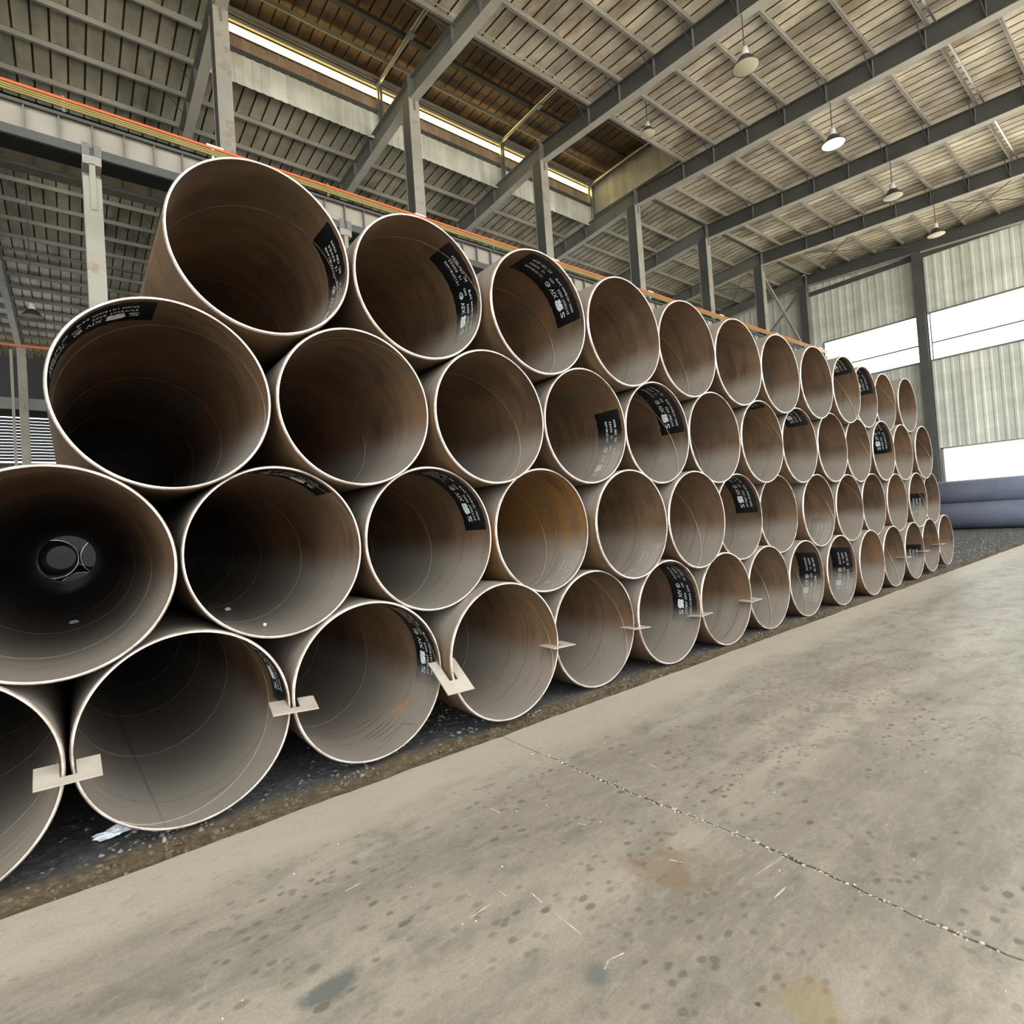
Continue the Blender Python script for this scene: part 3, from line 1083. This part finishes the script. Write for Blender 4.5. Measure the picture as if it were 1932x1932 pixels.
box('valley_gutter', (-8, 33.9, zs(34) - 0.06, 43.4, 34.15, zs(34) + 0.12), M_STEEL, c3)
box('ridge_cap', (MX1, RY - 0.1, zs(RY) - 0.02, 43.4, RY + 0.15, zs(RY) + 0.1), M_STEEL, c2)
box('ridge_cap', (-7.57, RY - 0.3, zs(RY) - 0.05, MX0, RY + 0.1, zs(RY) + 0.1), M_STEEL, c2)
# ridge monitor
mon = ob('ceiling', None)
mon['kind'] = 'structure'
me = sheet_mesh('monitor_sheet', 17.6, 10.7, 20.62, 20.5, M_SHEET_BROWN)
i = 0
while MX0 + i * PIT < MX1 - 0.05:
    ob('monitor_sheet', me, mon, loc=(MX0 + i * PIT, 0, 0))
    i += 1
for y, m_, d in ((16.15, M_PURLIN, 0.07), (14.75, M_STEEL_DK, 0.2), (13.4, M_PURLIN, 0.07), (12.0, M_PURLIN, 0.07), (17.2, M_PURLIN, 0.14)):
    box('purlin', [(MX0, y - d / 2, 20.32, MX1, y + d / 2, 20.48)], m_, mon)


def rib_panel(name, wd, h, mat):
    """upright sheet, ribs proud toward -x side of local; local y = width, z = height"""
    prof = [(0, 0), (wd * 0.55, 0), (wd * 0.66, -0.022), (wd * 0.89, -0.022), (wd, 0)]
    m = len(prof)
    V, F = [], []
    for z in (0, h):
        for (a, b) in prof:
            V.append((b, a, z))
        for (a, b) in prof:
            V.append((b + 0.012, a, z))
    for k in range(m - 1):
        F.append((k, k + 1, 2 * m + k + 1, 2 * m + k))
        F.append((m + k + 1, m + k, 3 * m + k, 3 * m + k + 1))
    for k in (0, 2):
        n = k * m
        F.append(tuple(list(range(n, n + m)) + list(range(n + 2 * m - 1, n + m - 1, -1))))
    return mesh(name, V, F, mat)


def panels_y(parent, x, y0, y1, z0, z1, mat, wd=0.46):
    me = rib_panel('wall_panel', wd, z1 - z0, mat)
    n = max(1, int(round((y1 - y0) / wd)))
    for i in range(n):
        ob('wall_panel', me, parent, loc=(x, y0 + i * wd, z0))


def panels_x(parent, y, x0, x1, z0, z1, mat, wd=0.3):
    me = rib_panel('wall_panel', wd, z1 - z0, mat)
    n = max(1, int(round((x1 - x0) / wd)))
    for i in range(n):
        ob('wall_panel', me, parent, loc=(x0 + (i + 1) * wd, y, z0), rot=(0, 0, PI / 2))


wm = ob('wall_monitor', None)
wm['kind'] = 'structure'
panels_x(wm, 17.3, MX0, MX1, 17.85, 19.0, M_WALL, 0.306)
panels_x(wm, 17.34, MX0, MX1, 19.0, 19.66, M_WALL_PINK, 0.306)
box('girt', [(MX0, 17.18, 18.95, MX1, 17.3, 19.07)], M_STEEL_DK, wm)
box('light_strip', [(MX0, 17.33, 19.66, MX1, 17.34, 20.02)], M_STRIP, wm)
box('rail', [(MX0, 17.16, 20.03, MX1 + 0.3, 17.26, 20.17)], M_STEEL_LT, wm)
box('head_board', [(MX0, 17.33, 20.02, MX1 + 0.3, 17.36, 20.612)], M_STEEL_DK, wm)
box('corner_board', [(MX1 - 0.25, 17.24, 17.85, MX1 + 0.35, 17.36, 20.6)], M_WALL, wm)
box('rail', [(MX0, 17.3, 19.62, MX1, 17.36, 19.68)], M_STEEL_DK, wm)
nn = ob('wall_monitor_end', None)
nn['kind'] = 'structure'
panels_y(nn, MX1 + 0.25, 10.9, 17.4, 18.3, 20.7, M_WALL, 0.31)
box('girt', [(MX1 - 0.1, 11.1, 18.3, MX1, 17.3, 18.4)], M_STEEL_DK, nn)
nf = ob('wall_monitor_front', None)
nf['kind'] = 'structure'
panels_x(nf, 10.95, MX0, MX1 + 0.2, 18.1, 20.52, M_WALL, 0.306)
box('head_board', (MX0 - 0.05, 10.9, 18.1, MX0, 17.4, 20.6), M_WALL, nf)

for q, x in enumerate((XF[2] + 0.25, XF[3] + 0.25, XF[4] + 0.2)):
    t = thing('monitor_frame', ['galvanised tube frame under the ridge monitor, third from its sheeted end',
                                'galvanised tube frame under the ridge monitor, second from its sheeted end',
                                'galvanised tube frame under the ridge monitor, at its sheeted end'][q], 'frame', (0, 0, 0), 'ridge monitor frames')
    box('post', [(x - 0.12, 17.05, 17.9, x - 0.04, 17.17, 20.15)], M_TUBE, t)
    box('post', [(x + 0.0, 17.05, 17.9, x + 0.10, 17.17, 20.15)], M_TUBE, t)
    tube('tie', (x, 17.25, 20.2), (x, 14.3, 20.24), 0.085, M_TUBE, t)
    tube('tie', (x, 14.3, 20.24), (x, 11.2, 20.2), 0.085, M_TUBE, t)
    box('joint_plate', (x - 0.12, 14.15, 20.1, x + 0.12, 14.45, 20.14), M_TUBE, t)
    if q == 2:
        tube('tie', (x - 0.12, 17.25, 20.02), (x - 0.12, 11.2, 20.02), 0.06, M_STEEL_DK, t)

# ---------------------------------------------------------------- crane girder line
gy = 13.2
t = thing('crane_girder', 'cream crane runway girder with web stiffeners on brackets behind the stack', 'girder')
box('web', (-8, gy + 0.16, 11.4, 43.2, gy + 0.18, 12.15), M_GIRDER, t)
box('top_flange', [(-8, gy + 0.0, 12.08, 43.2, gy + 0.40, 12.12), (-8, gy + 0.0, 12.0, 43.2, gy + 0.02, 12.12)], M_STEEL_DK, t)
box('bottom_flange', [(-8, gy, 11.2, 43.2, gy + 0.62, 11.24), (-8, gy, 11.24, 43.2, gy + 0.03, 11.42)], M_STEEL_DK, t)
V, F = boxes([(-0.012, gy + 0.03, 11.24, 0.012, gy + 0.16, 12.08)])
me = mesh('stiffener', V, F, M_STEEL)
for i in range(80):
    ob('stiffener', me, t, loc=(-6.96 + 0.6443 * i - 0.02, 0, 0))
box('soffit_plate', (-8, gy + 0.04, 11.185, 43.2, gy + 0.66, 11.2), M_BLACK, t)  # thin near-black sheet added along the girder's underside
t = thing('crane_girder', 'grey crane runway girder of the bay behind, below the first girder', 'girder')
box('web', (-8, 15.1, 11.55, 43.2, 15.12, 12.2), M_GIRDER, t)
box('bottom_flange', (-8, 14.95, 11.45, 43.2, 15.3, 11.55), M_STEEL, t)
me = mesh('stiffener', *boxes([(-0.012, 15.0, 11.55, 0.012, 15.1, 12.2)]), M_STEEL)
for i in range(80):
    ob('stiffener', me, t, loc=(-6.9 + 0.6443 * i, 0, 0))
t = thing('conductor_rails', 'orange conductor bar above three yellow bars along the crane girder', 'conductor')
b = box('conductor_bar', (-8, gy - 0.04, 12.38, 44.0, gy + 0.0, 12.44), M_ORANGE, t)
b['label'] = 'bright orange conductor bar'
for j in range(3):
    b = box('conductor_bar', (-8, gy - 0.05, 12.195 + 0.056 * j, 44.0, gy - 0.0, 12.235 + 0.056 * j), M_YELLOW, t)
    b['label'] = 'dull yellow conductor bar'
for i in range(16):
    x = -2.4 + 3.2217 * i
    box('insulator', [(x, gy - 0.02, 12.1, x + 0.06, gy + 0.1, 12.5)] + ([(x - 0.12, gy - 0.03, 12.42, x + 0.3, gy + 0.02, 12.5)] if i % 2 == 0 else []),
        M_WHITE if i % 2 == 0 else M_STEEL, t)

for i in range(5):
    x = 1.34 + 6.4435 * i
    t = thing('crane_column', 'pale grey crane column with bracket under the runway girder, %s from the windowed end wall' % ORD[7 - i], 'column',
              (x, gy, 0), 'crane columns')
    box('shaft', [(-0.185, 0.0, -0.1, 0.185, 0.03, 10.68), (-0.185, 0.42, -0.1, 0.185, 0.45, 11.2), (-0.012, 0.03, -0.1, 0.012, 0.42, 11.2)], M_STEEL_LT, t)
    box('bracket_stub', (-0.05, -0.03, 9.85, 0.07, 0.2, 11.0), M_STEEL_LT, t)
    box('bracket_plate', [(-0.18, -0.03, 10.98, 0.2, 0.5, 11.2)], M_STEEL_LT, t)
    box('end_plate', [(-0.18, -0.03, 11.21, -0.03, -0.003, 11.5), (0.06, -0.03, 11.21, 0.21, -0.003, 11.48)], M_STEEL, t)

# ---------------------------------------------------------------- end wall with windows
we = ob('wall_right', None)
we['kind'] = 'structure'
panels_y(we, XW, -9.0, 34.0, 13.0, 18.3, M_WALL)
panels_y(we, XW, -9.0, 13.3, 4.38, 10.0, M_WALL)
panels_y(we, XW, 13.3, 34.0, 4.38, 13.0, M_WALL)
panels_y(we, XW, 6.95, 34.0, -0.1, 4.38, M_WALL)
box('sill_rail', [(XW - 0.08, -9, 9.95, XW + 0.02, 13.3, 10.05), (XW - 0.08, -9, 12.95, XW + 0.02, 13.3, 13.05)], M_STEEL, we)
box('girt', [(XW - 0.12, -9, 16.6, XW - 0.02, 14, 16.9)], M_STEEL_DK, we)
for nm, y0, y1 in (('window_1', 7.6, 13.3), ('window_2', -9.0, 7.0)):
    o = ob(nm, None)
    o['kind'] = 'structure'
    box('mid_rail', (XW - 0.05, y0, 11.05, XW - 0.01, y1, 11.14), M_STEEL, o)
    box('jamb', [(XW - 0.06, y0, 10.0, XW, y0 + 0.06, 13.0), (XW - 0.06, y1 - 0.06, 10.0, XW, y1, 13.0)], M_STEEL, o)
o = ob('door_1', None)
o['kind'] = 'structure'
box('door_jamb', (XW - 0.1, 6.85, -0.1, XW + 0.05, 6.97, 4.4), M_STEEL_LT, o)
box('door_lintel', (XW - 0.1, -9, 4.33, XW + 0.05, 6.97, 4.42), M_STEEL_LT, o)

# ---------------------------------------------------------------- bay behind: partition with louvres, far wall
wb = ob('wall_back', None)
wb['kind'] = 'structure'
box('wall_sheet', [(-40, 55.0, -0.1, 43.6, 55.05, 8.5), (-40, 55.0, 12.8, 43.6, 55.05, 17.6), (2, 55.0, 8.5, 43.6, 55.05, 12.8), (-40, 55.0, 8.5, -8, 55.05, 12.8)], M_LOUVRE_DK, wb)
box('wall_sheet', [(-12, 36.4, -0.1, 20, 36.45, 6.6), (-12, 36.4, 9.1, 20, 36.45, 12.4)], M_LOUVRE_DK, wb)
for i in range(14):
    z = 6.75 + 0.17 * i
    box('louvre_slat', (-12, 36.38, z - 0.07, 20, 36.42, z + 0.072), M_LOUVRE_DK, wb)
wl = ob('wall_left', None)  # unseen end wall, added to keep the far left dark
wl['kind'] = 'structure'
box('wall_sheet', [(-40.05, -9, -0.1, -40, 55, 17.6)], M_WALL, wl)

t = thing('partition_post', 'pale steel post before the louvred partition behind the stack', 'post')
box('shaft', [(-1.22, 34.0, -0.1, -0.86, 34.04, 12.3), (-1.22, 34.36, -0.1, -0.86, 34.4, 12.3), (-1.05, 34.04, -0.1, -1.03, 34.36, 12.3)], M_STEEL_LT, t)
box('guard_strip', (-1.5, 34.0, 6.0, -1.38, 34.05, 12.1), M_GIRDER, t)
tag(box('partition_beam', (-12, 34.05, 9.04, 12, 34.35, 9.63), M_STEEL),
    'grey horizontal beam across the louvred partition', 'beam')
t = thing('conductor_rails', 'orange conductor bar on the far partition behind the louvre post', 'conductor')
box('conductor_bar', (-12, 33.9, 12.25, 12, 33.97, 12.36), M_ORANGE, t)


# ---------------------------------------------------------------- high bay lamps
def lamp(x, y, ztop, zlamp, label, lit=False, s=1.0):
    t = thing('bay_lamp', label, 'lamp', (x, y, zlamp), 'hanging bay lamps')
    tube('cord', (0, 0, 0.5 * s), (0, 0, ztop - zlamp), 0.018, M_STEEL_DK, t, 6)
    V, F = lathe_z([(0.0, 0.62 * s), (0.10 * s, 0.6 * s), (0.13 * s, 0.36 * s), (0.15 * s, 0.33 * s), (0.0, 0.32 * s)], 16)
    ob('ballast_cap', mesh('ballast_cap', V, F, M_WHITE, smooth=True), t)
    V, F = lathe_z([(0.13 * s, 0.35 * s), (0.20 * s, 0.28 * s), (0.36 * s, 0.06 * s), (0.40 * s, 0.0), (0.385 * s, 0.0), (0.19 * s, 0.26 * s), (0.12 * s, 0.33 * s)], 28)
    ob('reflector', mesh('reflector', V, F, M_LAMPDARK, smooth=True), t)
    V, F = lathe_z([(0.39 * s, 0.008), (0.30 * s, -0.02), (0.0, -0.03)], 28)
    ob('lens', mesh('lens', V, F, M_LENS_ON if lit else M_LENS, smooth=True), t)


for (i, lit, lab) in ((3, False, 'hanging bay lamp under the fifth steel portal from the end wall'),
                      (4, True, 'lit hanging bay lamp under the fourth steel portal from the end wall'),
                      (5, False, 'hanging bay lamp under the third steel portal from the end wall'),
                      (6, False, 'hanging bay lamp under the second steel portal from the end wall')):
    lamp(XF[i] - 0.1, 4.75, zb(4.75), 15.0 + 0.02 * i, lab, lit)
lamp(19.3, 9.75, zs(9.7), 16.7, 'bay lamp hung high beside the ridge monitor', False, 0.8)
lamp(-0.36, 28.0, zs(28), 11.9, 'hanging bay lamp over the bay behind the stack', False, 1.0)
